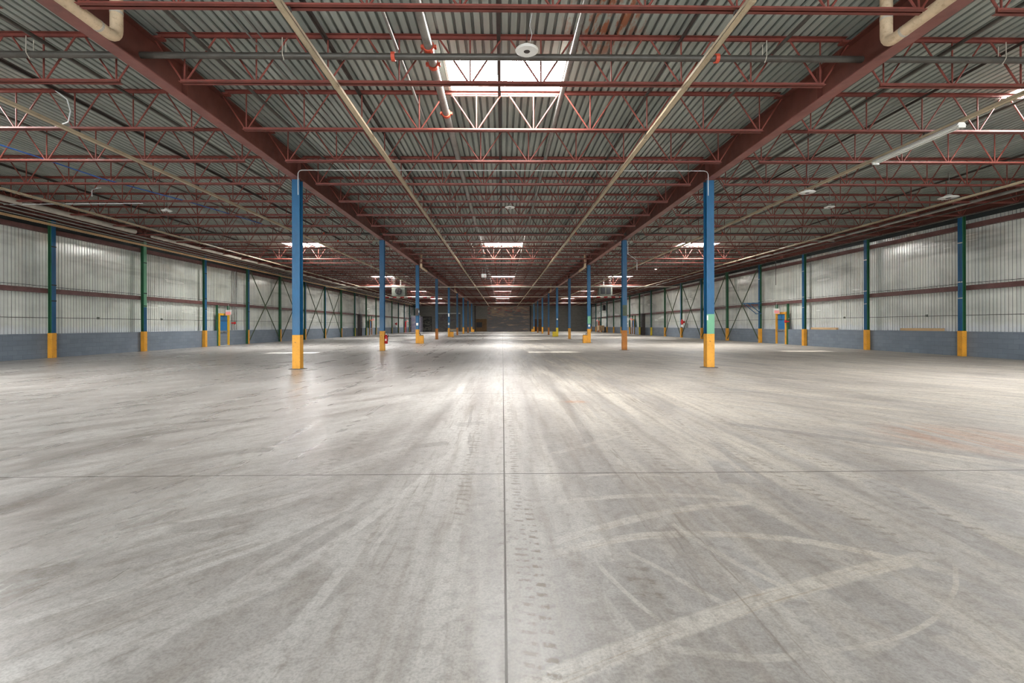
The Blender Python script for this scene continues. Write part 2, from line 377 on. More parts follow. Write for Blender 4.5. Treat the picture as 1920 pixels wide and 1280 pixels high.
def graffiti(name, base, ink, sc=1.2, thr=.07):
    g = G(name); p = g.pos()
    n = g.noise(g.scale(p, (.6, .6, .9)), sc, 2, .5, 1.4)
    line = g.mr(g.m('ABSOLUTE', g.m('SUBTRACT', n, .52)), thr * .3, thr, 1., 0.)
    c = g.mix(g.mr(g.noise(p, 2., 4), .35, .7), srgb(*base), tuple(q * .7 for q in srgb(*base)[:3]) + (1,))
    c = g.mix(g.m('MULTIPLY', line, .75), c, srgb(*ink))
    return g.out(c, .55, 0., .4)
M['graf_pale'] = graffiti('sprayed_pale_panel', (170, 166, 178), (126, 118, 150))
M['graf_dark'] = graffiti('sprayed_dark_shutter', (62, 60, 58), (140, 136, 124))
M['graf_grey'] = graffiti('sprayed_grey_shutter', (128, 122, 116), (96, 84, 88), .5, .05)

def stripe_mat():
    g = G('red_white_stripe'); p = g.pos(); x, y, z = g.xyz(p)
    f = g.m('GREATER_THAN', g.m('FRACT', g.m('MULTIPLY', x, .9)), .5)
    return g.out(g.mix(f, srgb(226, 214, 204), srgb(196, 44, 48)), .5)
M['stripe'] = stripe_mat()

# ------------------------------------------------------------------ setting: floor, roof deck, walls
struct(MB().box(-WX - .6, WX + .6, YB, YF + .3, -.2, 0).build('floor', M['floor']), 'grey dusty concrete floor')
SKY_Y = [10.62 + 21.6 * k for k in range(-1, 5)]
SKY_X = [XL - 6.69, .02, XR + 6.6]
PITCH = .168
holes = []
for sx in SKY_X:
    i0 = round((sx - 1.26) / PITCH); holes += [(i0, i0 + 15, sy - .76, sy + .76) for sy in SKY_Y]
def build_deck():
    mb = MB(); ys = sorted({YB, YF + .3} | {h[2] for h in holes} | {h[3] for h in holes})
    i0, i1 = int(-(WX + .7) / PITCH), int((WX + .7) / PITCH)
    prof = [(0, 0), (.108, 0), (.120, .040), (.156, .040)]
    xs = [(i * PITCH + a, DECK_Z + z, i) for i in range(i0, i1 + 1) for a, z in prof]
    ny = len(ys)
    for x, z, i in xs: mb.v += [(x, y, z) for y in ys]
    for k in range(len(xs) - 1):
        cell = xs[k][2]
        for j in range(ny - 1):
            ym = (ys[j] + ys[j + 1]) / 2
            if any(a <= cell < b and c < ym < d for a, b, c, d in holes): continue
            mb.f.append((k * ny + j, k * ny + j + 1, (k + 1) * ny + j + 1, (k + 1) * ny + j))
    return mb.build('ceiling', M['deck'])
struct(build_deck(), 'ribbed galvanised roof deck')

def sheet(sx):
    mb = MB(); y0, y1, pit = YB, YF + .3, .30
    prof = [(0, 0), (.118, 0), (.126, .045), (.144, .045), (.152, 0), (.268, 0), (.276, .045), (.292, .045)]
    pts = []
    y = y0
    while y < y1:
        pts += [(y + a, d) for a, d in prof]; y += pit
    X = sx * (WX + .40)
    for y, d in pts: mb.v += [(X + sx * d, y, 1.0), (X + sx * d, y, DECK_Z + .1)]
    for k in range(len(pts) - 1): mb.f.append((2 * k, 2 * k + 1, 2 * k + 3, 2 * k + 2))
    return mb
def side_wall(sx, nm):
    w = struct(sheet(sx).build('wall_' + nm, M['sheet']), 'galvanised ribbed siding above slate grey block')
    a, b = sorted((sx * (WX + .12), sx * (WX + .60)))
    bl = MB().box(a, b, YB, YF, 0, 1.075).build('block_base', M['block'], w)
    # dark sheet over the upper girt, standing in for wall-top shade
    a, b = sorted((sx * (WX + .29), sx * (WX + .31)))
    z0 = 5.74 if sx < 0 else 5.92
    MB().box(a, b, YB, YF - .1, z0, DECK_Z - .01).build('shade_sheet', M['shade_sheet'], w)
    return w
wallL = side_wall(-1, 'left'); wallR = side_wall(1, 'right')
wf = struct(MB().box(-WX - .6, WX + .6, YF, YF + .3, 0, DECK_Z + .1).build('wall_far', M['far_block']), 'dark grey painted block end wall')
struct(MB().box(-3.6, 6.45, YF - .03, YF, 0, 5.9).build('trim_1', M['patch'], wf), 'patched wall area with peeling paint')

# ------------------------------------------------------------------ camera
cam = bpy.data.cameras.new('camera'); co = bpy.data.objects.new('camera', cam); COL.objects.link(co)
cam.sensor_width = 36; cam.lens = 890 / 1920 * 36; cam.clip_end = 400; cam.clip_start = .05
cam.shift_y = -30 / 1920; cam.shift_x = 4.4 / 1920
co.matrix_world = Matrix.Translation((0, 0, H)) @ Matrix.Rotation(-.015, 4, 'Z') @ Matrix.Rotation(PI / 2, 4, 'X') @ Matrix.Rotation(-.0025, 4, 'Z')
S.camera = co

# ------------------------------------------------------------------ main girders and columns
def hsec(mb, x, y, z0, z1, b, d, tf=.016, tw=.012, along='y'):
    # flanges face +-y when along == 'y', +-x otherwise
    if along == 'y':
        mb.box(x - b / 2, x + b / 2, y - d / 2, y - d / 2 + tf, z0, z1); mb.box(x - b / 2, x + b / 2, y + d / 2 - tf, y + d / 2, z0, z1)
        mb.box(x - tw / 2, x + tw / 2, y - d / 2 + tf, y + d / 2 - tf, z0, z1)
    else:
        mb.box(x - d / 2, x - d / 2 + tf, y - b / 2, y + b / 2, z0, z1); mb.box(x + d / 2 - tf, x + d / 2, y - b / 2, y + b / 2, z0, z1)
        mb.box(x - d / 2 + tf, x + d / 2 - tf, y - tw / 2, y + tw / 2, z0, z1)
    return mb
for X, side in ((XL, 'left'), (XR, 'right')):
    r = tag(empty('roof_girder', (X, 0, BEAM_Z)), 'dark red steel girder on the %s row of blue columns' % side, 'girder', 'main roof girders')
    MB().box(-.13, .13, YB, YF, 0, .022).build('bottom_flange', M['girder_flange'], r)
    MB().box(-.008, .008, YB, YF, .022, .66).build('web_plate', M['girder'], r)
    MB().box(-.13, .13, YB, YF, .66, .682).build('top_flange', M['girder'], r)
    ys = [Y0 + SP * k for k in range(-1, 9)] + [9.9]
    for y in ys:
        m = MB(); m.box(-.12, .12, y - .008, y + .008, .022, .66); m.build('stiffener', M['girder'], r)
def place_name(k):
    return ['nearest', 'second', 'third', 'fourth', 'fifth', 'sixth', 'seventh', 'eighth', 'farthest'][k]
for si, (X, side) in enumerate(((XL, 'left'), (XR, 'right'))):
    for k in range(9):
        y = Y0 + SP * k
        r = tag(empty('steel_column', (X, y, 0)), 'blue steel column with %s base, %s in the %s row' % ('orange-brown' if (si, k) in ((1, 1), (0, 3), (1, 5), (0, 5), (0, 7), (1, 7)) else 'yellow', place_name(k), side), 'column', 'blue columns under the main girders')
        base = M['orange'] if (si, k) in ((1, 1), (0, 3), (1, 5), (0, 5), (0, 7), (1, 7)) else (M['lemon'] if (si, k) == (1, 4) else M['yellow'])
        hsec(MB(), 0, 0, 1.10, BEAM_Z, .245, .25).build('shaft', M['blue'], r)
        mb = MB(); mb.box(-.126, .126, -.13, .13, .02, 1.10)
        bevel(mb.build('painted_base', base, r), .006)
        n = 10; pr = [(.30, 0.), (.27, .012), (.2, .02)]
        MB().lathe(pr, n=n).build('base_pad', M['pad'], r)
        MB().box(-.15, .15, -.15, .15, BEAM_Z - .02, BEAM_Z).build('cap_plate', M['girder'], r)
        if (si, k) in ((1, 0), (1, 2)):
            z0, z1 = ((1.10, 1.74), (1.5, 2.1))[k // 2]
            MB().box(-.1235, .1235, -.1275, -.1085, z0, z1).build('green_patch', M['pale_green'], r)['label'] = 'pale green repainted patch'
        if (si, k) == (1, 1):
            MB().box(-.1235, .1235, -.1275, -.1085, 1.9, 2.5).build('olive_patch', M['brace'], r)
# yellow guard boxes at the foot of some columns
for X, sx, k in ((XL, 1, 2), (XR, -1, 2), (XL, 1, 4), (XR, -1, 4), (XL, 1, 8), (XR, -1, 8)):
    y = Y0 + SP * k; w = .34 if k == 2 else .44
    a, b = sorted((X + sx * .13, X + sx * (.13 + w)))
    r = tag(empty('column_guard_box', ((a + b) / 2, y, 0)), 'yellow guard box against the foot of the %s column, %s row' % (place_name(k), 'left' if sx > 0 else 'right'), 'guard box', 'yellow guard boxes')
    h = (b - a) / 2
    bevel(MB().box(-h, h, -.16, .16, 0, .62).build('casing', M['lemon'] if (sx < 0 and k == 4) else M['yellow'], r), .012)
    MB().box(-h + .03, h - .03, -.13, .13, .62, .66).build('top_plate', M['dark_steel'], r)
    MB().path([(-sx * (h - .1), 0, .66), (-sx * (h - .1), 0, .72), (-sx * (h - .03), 0, .76)], .025).build('pipe_stub', M['pipe_dark'], r)

# ------------------------------------------------------------------ wall posts, girts, braces
LY = [21.38 + 5.4 * k for k in range(-1, 17)]
RY = [20.37 + 5.4 * k for k in range(-1, 17)]
def ordw(i): return ORD[i] if i < len(ORD) else str(i)
for sx, ys, side in ((-1, LY, 'left'), (1, RY, 'right')):
    for i, y in enumerate(ys):
        r = tag(empty('wall_post', (sx * WX, y, 0)), 'green and blue steel post, %s along the %s wall' % (ordw(i), side), 'post', 'steel posts along the metal walls')
        d, b = .17, .20
        boxed = i <= 3 or (sx > 0)
        zb = 1.12 if boxed else 0.
        MB().box(-d / 2, d / 2, -.006, .006, 0, BEAM_Z).build('web_plate', M['green'], r)
        o0, o1 = sorted((sx * d / 2, sx * (d / 2 - .014)))
        MB().box(o0, o1, -b / 2, b / 2, 0, BEAM_Z).build('outer_flange', M['green'], r)
        i0, i1 = sorted((-sx * d / 2, -sx * (d / 2 - .014)))
        fl = M['blue'] if not (i in (5, 8, 10, 11, 13)) else M['green']
        if sx < 0 and i == 2:
            MB().box(i0, i1, -b / 2, b / 2, 1.1, 2.45).build('inner_flange', M['blue'], r)
            MB().box(i0, i1, -b / 2, b / 2, 2.45, BEAM_Z).build('green_flange', M['pale_green'], r)
        else:
            MB().box(i0, i1, -b / 2, b / 2, 1.1, BEAM_Z).build('inner_flange', fl, r)
        ym = M['lemon'] if i in (9, 10) else M['yellow']
        if boxed: bevel(MB().box(-.10, .10, -.115, .115, 0, 1.1).build('painted_base', ym, r), .005)
        else: MB().box(min(i0, i0 - sx * .004), max(i1, i1 - sx * .004), -b / 2, b / 2, 0, 1.1).build('painted_base', ym, r)
        if i < 5:
            for z in (2.5, 3.2, 4.9):
                MB().box(-sx * .088 - .006, -sx * .088 + .006, -b / 2 - .012, b / 2 + .012, z, z + .05).build('pipe_strap', M['chrome'] if sx > 0 else M['black'], r)
    for z, nm in ((2.97, 'mid-height'), (5.62, 'upper')):
        a, b = sorted((sx * (WX + .10), sx * (WX + .27)))
        mb = MB(); mb.box(a, b, YB, YF - .1, z - .1, z - .092); mb.box(a, b, YB, YF - .1, z + .092, z + .1)
        q = sx * (WX + .10); q0, q1 = sorted((q, q + sx * .008)); mb.box(q0, q1, YB, YF - .1, z - .092, z + .092)
        tag(mb.build('wall_girt', M['girt']), 'brown %s steel girt running along the %s metal wall' % (nm, side), 'girt', 'wall girts')
    r = tag(empty('eave_beam', (sx * (WX + .02), 0, BEAM_Z)), 'dark red eave beam on top of the %s wall posts' % side, 'beam', 'eave beams')
    MB().box(-.10, .10, YB, YF, 0, .02).build('bottom_flange', M['girder'], r)
    MB().box(-.006, .006, YB, YF, .02, .66).build('web_plate', M['girder'], r)
    MB().box(-.10, .10, YB, YF, .66, .68).build('top_flange', M['girder'], r)
def brace(sx, y0, y1, lab):
    X = sx * (WX - .03)
    r = tag(empty('cross_brace', (X, (y0 + y1) / 2, 0)), lab, 'brace', 'wall cross braces')
    h = (y1 - y0) / 2 - .1
    MB().bar((0, -h, .15), (0, h, BEAM_Z - .15), .075, .012).build('diagonal', M['brace'], r)
    MB().bar((-sx * .02, -h, BEAM_Z - .15), (-sx * .02, h, .15), .075, .012).build('diagonal', M['brace'], r)
    MB().box(-.02, .02, -.1, .1, BEAM_Z / 2 - .1, BEAM_Z / 2 + .1).build('gusset', M['brace'], r)
for k, nm in ((4, 'first'), (5, 'second'), (6, 'third'), (7, 'fourth')):
    brace(-1, LY[k], LY[k + 1], '%s olive cross brace from the near end of the left wall' % nm)
    brace(1, RY[k], RY[k + 1], '%s olive cross brace from the near end of the right wall' % nm)

# ------------------------------------------------------------------ open web roof joists
JY = [15.52 + 2.16 * k for k in range(-4, 45)]
ZB, ZT = 6.0 - BEAM_Z, DECK_Z - .03 - BEAM_Z      # chord heights relative to the girder underside
NODES = [.6725 * k for k in (-9, -7, -5, -3, -1, 1, 3, 5, 7, 9)]
HL = 6.675
def chord(half, zc, up):
    mb = MB(); l, t, g = .062, .007, .012
    for s in (-1, 1):
        y0, y1 = sorted((s * g, s * (g + t))); mb.box(-half, half, y0, y1, zc - l / 2, zc + l / 2)
        y0, y1 = sorted((s * g, s * (g + l))); zz = zc + (l / 2 - t if up else -l / 2); mb.box(-half, half, y0, y1, zz, zz + t)
    return mb
ZBc, ZTc = ZB, ZT - .005
def diags(xn, top_dx=.60):
    out = []
    for s in (-1, 1):
        dx = top_dx
        if abs(xn) > 6 and s * xn > 0: dx = .56
        out.append(((xn + s * .03, 0, ZBc), (xn + s * dx, 0, ZTc)))
    return out
me_cache = {}
def mesh_of(key, fn, mat):
    if key not in me_cache:
        o = fn().build(key, mat); me_cache[key] = o.data; bpy.data.objects.remove(o)
    return me_cache[key]
top_me = mesh_of('top_chord', lambda: chord(HL - .14, ZTc, True), M['joist'])
bot_me = mesh_of('bottom_chord', lambda: chord(6.12, ZBc, False), M['joist'])
st_me = mesh_of('web_strut', lambda: MB().path([(0, 0, ZBc), (0, 0, ZTc)], .0155, 6), M['joist'])
dg_me = [mesh_of('web_diagonal_%d' % i, lambda s=s: MB().path([(s * .03, 0, ZBc), (s * .60, 0, ZTc)], .0175, 6), M['joist']) for i, s in enumerate((-1, 1))]
seat_me = mesh_of('bearing_seat', lambda: MB().box(-.075, .075, -.07, .07, .684, ZT - .036), M['joist'])
def lattice():
    mb = MB()
    for xn in NODES:
        mb.path([(xn, 0, ZBc), (xn, 0, ZTc)], .0125, 4)
        for a, b in diags(xn): mb.path([a, b], .0145, 4)
    return mb
lat_me = mesh_of('web_lattice', lattice, M['joist'])
def whole():
    mb = lattice(); 
    for q in (chord(HL - .14, ZTc, True), chord(6.12, ZBc, False)): mb.add(q.v, q.f)
    return mb
whole_me = mesh_of('far_joist', whole, M['joist'])
def kid(nm, me, par, loc=(0, 0, 0)):
    o = bpy.data.objects.new(nm, me); COL.objects.link(o); o.parent = par; o.location = loc; return o
bays = [((XL + XR) / 2, 'centre aisle'), (XL - HL - .02, 'left aisle'), (XR + HL - .02, 'right aisle')]
for j, y in enumerate(JY):
    for bx, bn in bays:
        if j < 18:
            lab = 'red open-web roof joist over the %s, %s row from the camera' % (bn, ordw(j)); grp = 'red roof joists near the camera'
        else:
            lab = 'small distant red roof joist over the %s toward the dark end wall' % bn; grp = 'distant red roof joists over the %s' % bn
        if j < 30:
            r = tag(empty('roof_joist', (bx, y, BEAM_Z)), lab, 'joist', grp)
            kid('top_chord', top_me, r); kid('bottom_chord', bot_me, r)
            if j < 8:
                for xn in NODES:
                    kid('web_strut', st_me, r, (xn, 0, 0))
                    kid('web_diagonal', dg_me[0], r, (xn, 0, 0)); kid('web_diagonal', dg_me[1], r, (xn, 0, 0))
                for s in (-1, 1): kid('bearing_seat', seat_me, r, (s * (HL - .16), 0, 0))
            else:
                kid('web_lattice', lat_me, r)
        else:
            o = bpy.data.objects.new('roof_joist', whole_me); COL.objects.link(o); o.location = (bx, y, BEAM_Z); tag(o, lab, 'joist', grp)

# ------------------------------------------------------------------ skylights
first = None
for bi, sx in enumerate(SKY_X):
    i0 = round((sx - 1.26) / PITCH); xa, xb = i0 * PITCH, (i0 + 15) * PITCH; cx = (xa + xb) / 2; hw = (xb - xa) / 2
    for k, sy in enumerate(SKY_Y):
        bn = ('left aisle', 'centre aisle', 'right aisle')[bi]
        where = 'behind the camera' if k == 0 else ('nearest the camera' if k == 1 else '%s row from the camera' % ORD[k - 1])
        r = tag(empty('skylight', (cx, sy, DECK_Z)), 'bright rectangular roof skylight over the %s, %s' % (bn, where), 'skylight', 'roof skylights')
        mb = MB(); t = .05; hy = .76
        mb.box(-hw - t, -hw, -hy - t, hy + t, -.005, .09); mb.box(hw, hw + t, -hy - t, hy + t, -.005, .09)
        mb.box(-hw, hw, -hy - t, -hy, -.005, .09); mb.box(-hw, hw, hy, hy + t, -.005, .09)
        mb.build('curb', M['curb'], r)
        mb = MB(); nx, ny = 12, 8
        for a in range(nx + 1):
            for b in range(ny + 1):
                u, v = a / nx * 2 - 1, b / ny * 2 - 1
                mb.v.append((u * (hw + .03), v * (hy + .03), .07 + .16 * (1 - u ** 4) * (1 - v ** 2)))
        for a in range(nx):
            for b in range(ny):
                q = a * (ny + 1) + b; mb.f.append((q, q + 1, q + ny + 2, q + ny + 1))
        mb.build('dome', M['dome_frost'] if k <= 1 else M['dome_clear'], r, smooth=True)

# ------------------------------------------------------------------ rails, pipes, cables
def run(name, x, z, y0, y1, w, h, mat, label, cat, group=None):
    mb = MB(); t = .004
    return tag(mb.box(x - w / 2, x + w / 2, y0, y1, z - h / 2, z + h / 2).build(name, mat), label, cat, group)
RZ = 5.885
rails = ((-16.3, 'outer rail over the left aisle'), (-9.9, 'inner rail over the left aisle'), (-3.1, 'left rail over the centre aisle'), (3.46, 'right rail over the centre aisle'), (10.15, 'inner rail over the right aisle'), (16.45, 'outer rail over the right aisle'))
for x, nm in rails:
    r = tag(empty('lighting_rail', (x, 0, RZ)), 'long pale tan lighting channel, %s' % nm, 'rail', 'tan lighting rails')
    y = 2.0; k = 0
    mb = MB()
    mb.box(-.055, .055, 1.5, YF - 2, -.03, -.024); mb.box(-.055, -.05, 1.5, YF - 2, -.03, .03); mb.box(.05, .055, 1.5, YF - 2, -.03, .03); mb.box(-.05, .05, 1.5, YF - 2, .024, .03)
    mb.build('channel', M['tan'], r)
    for yy in [JY[0] + 4.32 * q for q in range(0, 10)]:
        MB().box(-.065, .065, yy - .03, yy + .03, .03, ZB + BEAM_Z - RZ - .03).build('hanger_clip', M['dark_steel'], r)
    for yy in [4.1 + 2.44 * q for q in range(0, 12)]:
        MB().box(-.059, .059, yy - .04, yy + .04, -.034, .0).build('joiner', M['tan'], r)
run('timber_batten', -18.9, 5.66, 8, 100, .10, .09, M['tan_wood'], 'warm tan batten running just inside the tops of the left wall posts', 'batten')
def pipe(name, pts, r, mat, label, cat='pipe', group=None, n=10):
    return tag(MB().path(pts, r, n).build(name, mat, smooth=True), label, cat, group)
# sprinkler main near the centre with red couplings
sm = tag(empty('sprinkler_main', (-1.34, 0, 6.49)), 'thick grey steel sprinkler main left of the centre skylight with red couplings', 'pipe', 'sprinkler pipes')
MB().path([(0, 2, 0), (0, 100, 0)], .083, 16).build('pipe_body', M['pipe_steel'], sm, True)
for y in (8.72, 9.3, 11.45, 30.2, 33.5):
    mb = MB(); mb.path([(0, y - .05, 0), (0, y + .05, 0)], .105, 16); mb.cbox((.118, y, 0), (.05, .07, .05)); mb.cbox((-.118, y, 0), (.05, .07, .05))
    mb.build('coupling', M['coupling'], sm)
pipe('conduit', [(-1.98, 2, 6.62), (-1.98, 104, 6.62)], .03, M['pipe_steel'], 'thin grey pipe running beside the thick sprinkler main', group='sprinkler pipes')
pipe('conduit', [(1.33, 2, 6.52), (1.33, 104, 6.52)], .05, M['pipe_steel'], 'grey steel pipe right of the centre skylight running down the aisle', group='sprinkler pipes')
for x, nm in ((-5.55, 'centre aisle beside the left girder'), (5.2, 'centre aisle beside the right girder'), (-8.4, 'left aisle beside the girder'), (8.5, 'right aisle beside the girder'), (-12.3, 'middle of the left aisle'), (12.1, 'middle of the right aisle')):
    pipe('sprinkler_branch', [(x, 2, 6.60), (x, 106, 6.60)], .034, M['pipe_dark'], 'dark sprinkler branch pipe under the deck, %s' % nm, group='sprinkler branches', n=8)
for x, nm in ((-4.42, 'first'), (-4.62, 'second')):
    pipe('conduit', [(x, 2, 6.70), (x, 60, 6.70)], .016, M['pipe_steel'], '%s of two thin conduits under the deck left of the centre aisle' % nm, 'conduit', 'thin conduits', 6)
for x, nm in ((-3.3, 'left half of the centre aisle'), (-.06, 'middle of the centre aisle'), (3.4, 'right half of the centre aisle'), (-10.1, 'inner left aisle'), (-16.6, 'outer left aisle'), (10.0, 'inner right aisle'), (16.6, 'outer right aisle')):
    r = MB(); r.box(x - .035, x + .035, 2, YF - 2, 6.795, 6.80); r.box(x - .035, x - .03, 2, YF - 2, 6.74, 6.795)
    tag(r.build('joist_bridging', M['dark_steel']), 'dark bridging angle under the joist tops, %s' % nm, 'bridging', 'joist bridging')
for y, z, rad, mat, lab in ((8.78, 6.345, .058, 'pipe_dark', 'dark cross pipe in front of the nearest skylight'), (25.75, 6.345, .07, 'pipe_dark', 'dark cross pipe beyond the first pair of columns'),
                            (27.9, 6.36, .035, 'pipe_white', 'thin pale cross pipe just beyond the dark cross pipe'), (30.9, 6.42, .06, 'pipe_white', 'pale cross pipe in front of the second row of skylights'),
                            (53.3, 5.72, .07, 'pipe_white', 'pale gas pipe crossing to the hanging heaters'), (75.5, 5.95, .06, 'pipe_white', 'pale cross pipe beyond the heaters'), (96, 5.9, .07, 'pipe_white', 'pale cross pipe closest to the end wall')):
    mb = MB(); r = tag(empty('cross_pipe', (0, y, z)), lab, 'pipe', 'pipes across the hall')
    mb.path([(-WX + .3, 0, 0), (WX - .3, 0, 0)], rad, 12).build('pipe_body', M[mat], r, True)
    if y < 30:
        for x in (-9.6, -2.0, 4.0, 12.0):
            MB().path([(x - .035, 0, 0), (x + .035, 0, 0)], rad + .025, 12).build('coupling', M['coupling'], r)
    for x in (-8.6, -4.0, 4.9, 9.4):
        MB().path([(x, -rad - .012, .3), (x, -rad - .012, .0), (x, -.01, -rad - .012), (x, rad + .012, 0), (x, rad + .012, .3)], .008, 6).build('hanger', M['pipe_white'], r)
# roof drains in cream insulation beside the girders
def elbow(p0, p1, p2, r):
    p0, p1, p2 = map(Vector, (p0, p1, p2)); a = (p0 - p1).normalized() * r; b = (p2 - p1).normalized() * r
    pts = [p0]
    for i in range(7):
        t = i / 6; pts.append((p1 + a) * (1 - t) ** 2 + p1 * 2 * t * (1 - t) + (p1 + b) * t * t)
    return pts + [p2]
for X, sx, y, dy, lab in ((XL, 1, 7.72, -6, 'cream insulated roof drain elbow above the near left girder'), (XR, -1, 7.72, -6, 'cream insulated roof drain elbow above the near right girder'),
                          (XL, 1, 36.3, 2.5, 'cream roof drain elbow by the third column of the left row'), (XR, -1, 36.3, 2.5, 'cream roof drain elbow by the third column of the right row'),
                          (XL, 1, 62.0, 2.5, 'distant cream roof drain elbow on the left girder'), (XR, -1, 62.0, 2.5, 'distant cream roof drain elbow on the right girder')):
    x = X + sx * .42
    z1 = 6.0 if dy < 0 else 5.85
    r = tag(empty('roof_drain_pipe', (x, y, z1)), lab, 'drain pipe', 'cream roof drains')
    MB().path(elbow((0, 0, DECK_Z - z1), (0, 0, 0), (0, dy, 0), .17), .088, 16).build('insulation', M['cream'], r, True)
    for yy in ((-.35, -1.3, -2.4) if dy < 0 else (.5,)):
        MB().path([(0, yy - .02, 0), (0, yy + .02, 0)], .092, 16).build('joint_band', M['pipe_white'], r)
    MB().path([(0, 0, .40), (0, 0, .44)], .092, 16).build('joint_band', M['pipe_white'], r)
# wall side pipes
pipe('insulated_pipe', [(-17.9, 6, 6.0), (-17.9, 23.4, 6.0)], .11, M['pipe_white'], 'thick pale insulated pipe high along the near left wall', group='pipes along the walls', n=14)
pipe('insulated_pipe', [(-17.95, 24.6, 6.0), (-17.95, 105, 6.0)], .085, M['pipe_white'], 'pale insulated pipe continuing along the far left wall', group='pipes along the walls', n=12)
pipe('steel_pipe', [(17.7, 6, 6.0), (17.7, 105, 6.0)], .06, M['pipe_steel'], 'grey steel pipe high along the right wall', group='pipes along the walls', n=12)
for x, z, rad, nm in ((-18.3, 5.92, .03, 'upper'), (-18.6, 5.85, .03, 'middle'), (-18.55, 5.70, .022, 'lower')):
    pipe('conduit', [(x, 6, z), (x, 105, z)], rad, M['pipe_steel'], '%s conduit in the bundle along the left wall' % nm, 'conduit', 'conduits along the left wall', 8)
for x, z, nm in ((18.3, 5.95, 'upper'), (18.9, 5.82, 'lower')):
    pipe('conduit', [(x, 6, z), (x, 105, z)], .028, M['pipe_dark'], '%s dark conduit along the right wall' % nm, 'conduit', 'conduits along the right wall', 8)
for sx, side in ((-1, 'left'), (1, 'right')):
    pipe('wall_conduit', [(sx * (WX + .09), 12, 1.78), (sx * (WX + .09), 66, 1.78)], .012, M['pipe_dark'], 'thin dark conduit at chest height along the %s wall' % side, 'conduit', 'thin wall conduits', 6)
    ys = (23.9, 28.3, 32.5) if sx < 0 else (22.2, 27.6, 33.0)
    for i, y in enumerate(ys):
        o = MB(); o.cbox((sx * (WX + .10), y, 1.80), (.06, .09, .11)); o.box(*sorted((sx * (WX + .04), sx * (WX + .09))), y - .02, y + .02, 1.78, 1.82)
        tag(o.build('junction_box', M['grey']), '%s small grey junction box on the %s wall conduit' % (ORD[i], side), 'junction box', 'junction boxes on the walls')
    pipe('girt_cable', [(sx * (WX + .08), 12, 3.14)] + [(sx * (WX + .08), 12 + 2.7 * i, 3.14 + .03 * (i % 2)) for i in range(1, 20)], .010, M['black'], 'thin black cable lying along the %s mid-height girt' % side, 'cable', 'cables on the girts', 5)
# vertical conduits left of the fourth left post
for i, y in enumerate((36.0, 36.3, 36.6)):
    pipe('riser_conduit', [(-WX - .33, y, 1.09), (-WX - .33, y, 6.0)], .03, M['pipe_steel'], '%s grey conduit rising up the left wall right of the blue door' % ('nearest', 'middle', 'farthest')[i], 'conduit', 'rising conduits', 8)
pipe('blue_cable', [(-13.0, 11.3, 6.12), (-12.93, 12.2, 6.06), (-12.9, 13.4, 6.10), (-12.6, 15.1, 6.04), (-12.2, 16.6, 6.05), (-11.7, 17.9, 6.03), (-11.35, 19.8, 6.05), (-10.95, 21.8, 6.04)], .018, M['blue_cable'], 'blue cable draped across the joist bottoms of the left aisle', 'cable')
pipe('white_cable', [(-10.2, 11.0, 6.78), (-9.98, 11.05, 6.6), (-9.95, 11.1, 6.35), (-10.05, 11.15, 6.12), (-10.4, 11.2, 6.03)], .014, M['white_cable'], 'white cable hanging in a loop from the near left aisle joist', 'cable')
pipe('white_conduit', [(-18.5, 17.9, 5.93), (-13.4, 17.9, 5.97)], .016, M['white_cable'], 'thin white conduit reaching across the left aisle', 'conduit')
pipe('white_conduit', [(-14.5, 17.0, 5.98), (-14.5, 17.0, 6.2), (-14.45, 17.1, 6.3), (-14.3, 17.15, 6.33)], .014, M['white_cable'], 'short bent white conduit rising above the left aisle rail', 'conduit')
pipe('white_conduit', [(XL + .2, 15.0, 5.5), (XL + .2, 15.0, 6.18), (XL + .24, 15.0, 6.25), (XL + .32, 15.0, 6.28), (XR - .32, 15.0, 6.28), (XR - .24, 15.0, 6.25), (XR - .2, 15.0, 6.18), (XR - .2, 15.0, 5.5)], .013, M['white_cable'], 'thin white conduit bridging the nearest pair of columns', 'conduit')
pipe('white_conduit', [(XR + .15, 26.0, 6.0), (XR + .15, 26.0, 5.3), (XR + .65, 26.0, 4.95), (XR + .65, 26.0, 4.4)], .016, M['white_cable'], 'bent white conduit on the second column of the right row', 'conduit')

# ------------------------------------------------------------------ lamps and hung things
lamp0 = None
def lamp(x, y, z, lab, R=.195, lit=False):
    r = tag(empty('high_bay_lamp', (x, y, z)), lab, 'lamp', 'round high bay lamps')
    MB().lathe([(R, 0.), (R * 1.02, .012), (R * .95, .025), (R * .5, .035), (R * .36, .10), (R * .2, .12)], n=28).build('housing', M['white'], r, True)
    MB().lathe([(R * .9, -.012), (R * .96, -.001), (R * .9, 0.001)], n=28).build('lens', M['lamp_lit'] if lit else M['lamp_lens'], r, True)
    if not lit: MB().lathe([(R * .24, -.018), (R * .28, -.012)], n=18).build('driver_cap', M['dark_steel'], r)
    ZC = DECK_Z - z
    mb = MB(); q = .17; i = 0
    mb.path([(0, 0, .12), (0, 0, ZC)], .006, 6); mb.build('chain', M['dark_steel'], r)
    MB().path([(.05, 0, .14), (.09, .02, .3), (.05, .05, ZC * .6), (.12, .05, ZC)], .005, 6).build('power_cord', M['white_cable'], r)
for a in ((.43, 8.15, 6.10, 'round white high bay lamp hanging in front of the nearest skylight'), (.3, 18.7, 6.03, 'round white high bay lamp over the centre aisle beyond the nearest columns'),
          (-13.5, 19.3, 6.03, 'round white high bay lamp over the left aisle'), (12.95, 18.6, 6.03, 'round white high bay lamp over the right aisle'), (-9.05, 45, 6.03, 'small distant round lamp over the left aisle')): lamp(*a)
lamp(12.75, 39.4, 6.03, 'lit round high bay lamp glowing over the right aisle', .17, True)
lamp(10.15, 15.65, 5.78, 'shallow white lamp hanging from the right aisle inner rail', .24)
